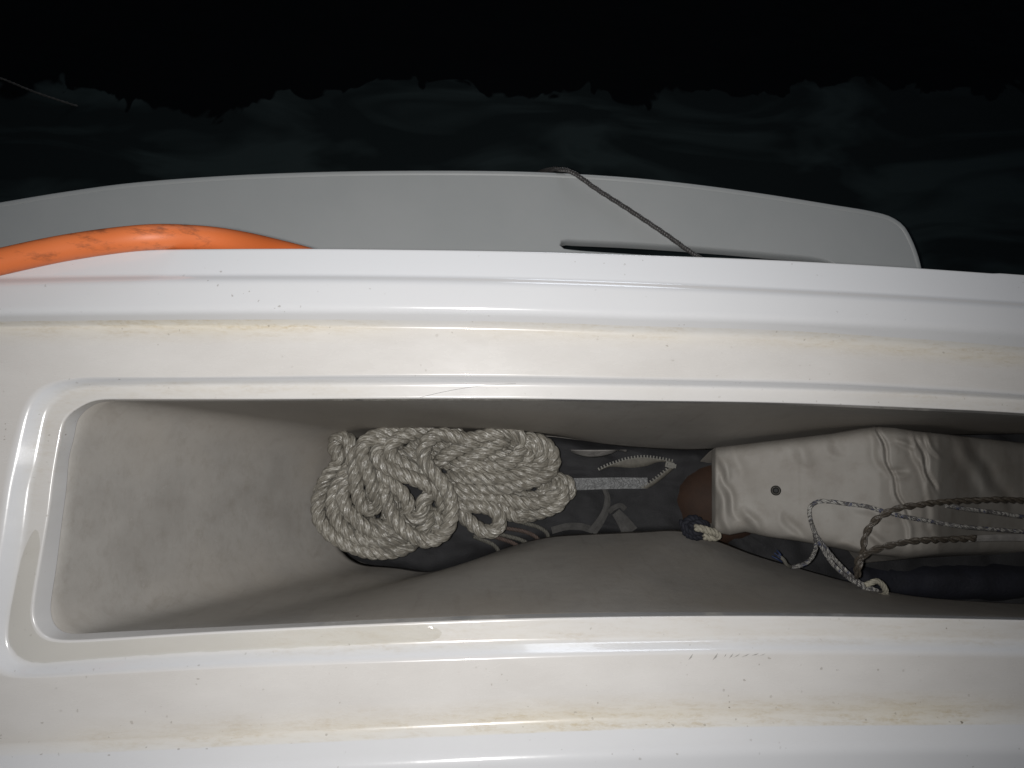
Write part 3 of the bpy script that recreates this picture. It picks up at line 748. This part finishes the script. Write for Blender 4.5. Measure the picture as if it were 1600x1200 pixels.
tag(st, 'pale flat webbing strap lying at the right edge of the frame below the cords', 'strap')

# dark navy cloth bundle in the recess beside the canvas bag
nb = MB(); rw = []
for i in range(50):
    px = 1300 + i*9; r_ = []
    for j in range(26):
        t = j/25; p = at(px, 872 + 70*t + 12*t*min(1, i/20), -.355)
        z = -.06*(abs(t-.5)*2)**3 + .008*noise.noise(p*12) + .003*noise.noise(p*40)
        if i < 6: z -= .01*(6-i)
        r_.append(p + V((0, 0, z)))
    rw.append(r_ + [r_[-1] + V((0, 0, -.05)), r_[0] + V((0, 0, -.05))])
nb.grid(rw, True)
tag(nb.build('cloth_bundle', NAVY), 'dark navy cloth bundle in the shaded recess below the canvas bag', 'cloth')

# ---------------------------------------------------------------- orange hose over the coaming edge
hp = [(-330,500,.0),(-160,447,.028),(0,409,.0225),(110,386,.021),(230,371,.017),(300,371.5,-.004),(350,376,-.024),(430,391,-.075),(500,409,-.115),(580,440,-.19),(650,480,-.30)]
c = catmull([at(*q) for q in hp], 160)
m = MB(); m.tube(c, [.0117 - .0008*noise.noise(p*9) for p in c], 22); HS = m.build('hose', ORANGE)
tag(HS, 'thick scuffed orange hose arching over the outer edge of the white coaming', 'hose')

# grey line across the platform and over its edge
hp = [(1180,462,ZP+.006),(1120,420,ZP+.006),(1078,393,ZP+.006),(1040,366,ZP+.006),(980,326,ZP+.006),(930,294,ZP+.006),(905,276,ZP+.008),(889,267,ZP+.007),(872,264.5,ZP-.002),(855,266,ZP-.03),(840,272,ZP-.08),(820,290,ZP-.2)]
c = catmull([at(*q) for q in hp], 160); m = MB(); m.strands(c, .0046, 3, .014, sides=7)
tag(m.build('mooring_line', CORD_GREY), 'thin dark grey line running over the outer edge of the grey platform', 'line')
# pale line over the water at far left
c = catmull([at(-120, 82, -.9), at(0, 122, -.91), at(60, 146, -.925), at(140, 172, -.96)], 40); m = MB(); m.strands(c, .003, 3, .02, sides=6)
tag(m.build('slack_line', HOLEGREY), 'faint slack line dipping into the dark water at the far left', 'line')

# small wet and worn things on the gelcoat
def film():
    m = bpy.data.materials.new('water_film'); m.use_nodes = True; n = m.node_tree.nodes; l = m.node_tree.links; n.clear()
    o = n.new('ShaderNodeOutputMaterial'); t = n.new('ShaderNodeBsdfTransparent'); t.inputs[0].default_value = (.90, .90, .885, 1)
    g_ = n.new('ShaderNodeBsdfGlossy'); g_.inputs['Roughness'].default_value = .03
    fr = n.new('ShaderNodeFresnel'); fr.inputs[0].default_value = 1.33; mx = n.new('ShaderNodeMixShader')
    b = nd(n, 'ShaderNodeBump', Strength=.25, Distance=.002); l.new(noisetex(n, l, n.new('ShaderNodeTexCoord').outputs['Object'], 60, 3), b.inputs['Height'])
    l.new(b.outputs[0], fr.inputs['Normal']); l.new(b.outputs[0], g_.inputs['Normal'])
    l.new(fr.outputs[0], mx.inputs[0]); l.new(t.outputs[0], mx.inputs[1]); l.new(g_.outputs[0], mx.inputs[2]); l.new(mx.outputs[0], o.inputs[0]); return m
pd = MB(); rw = []
j0 = NF + int(NL*.52); j1 = NF + NL + 92
for j in range(j0, j1):
    e_ = min(1, (j-j0)/6, (j1-1-j)/4); e_ = math.sqrt(max(0, e_)); mid = .5; a, b = C1[j], C2[j]
    lo = mid + (.10 - mid)*e_ ; hi = mid + (.93 + .05*noise.noise(V((j*.21, 0, 0))) + .03*noise.noise(V((j*.6, 4, 0))) - mid)*e_
    q0, q1 = a.lerp(b, lo), a.lerp(b, hi)
    rw.append([q0.lerp(q1, k/8) + V((0, 0, .0003 + .0007*math.sqrt(max(0, 1-(2*k/8-1)**2))*max(.15, e_))) for k in range(9)])
pd.grid(rw); tag(pd.build('puddle', film()), 'thin puddle of clear water lying on the lower left lip of the locker', 'puddle')
c = catmull([at(656,621,-.0095), at(690,613,-.0095), at(725,606.5,-.0095), at(760,602,-.0095), at(806,599.5,-.0095)], 40)
m = MB(); m.tube(c, .00013, 5); tag(m.build('hair', HOLE), 'single fine hair curving along the far lip of the locker', 'hair')
SC = simple('scuff', (.30, .29, .275), .6, .3, 300)
for x, y, dx, dy, w in ((1083,1021,-8,11,1.6),(1122,1020,-9,12,1.8),(1146,1020,-7,9,1.4),(1157,1021,-12,7,1.2),(1172,1021,-14,6,1.3),(1186,1020.5,-12,4,1.5),(1196,1021,-10,4,1.2),(1135,1021,-4,6,1.0)):
    m = MB(); a = at(x, y, .0003); b = at(x+dx, y+dy, .0003); md = at(x+dx*.5+w, y+dy*.5+w*.6, .0004); md2 = at(x+dx*.5-w*.2, y+dy*.5-w*.2, .0004)
    m.v = [a, md, b, md2]; m.uv = [(0,0)]*4; m.f = [(0,1,2,3)]; m.build('scuff_mark', SC, BOAT)
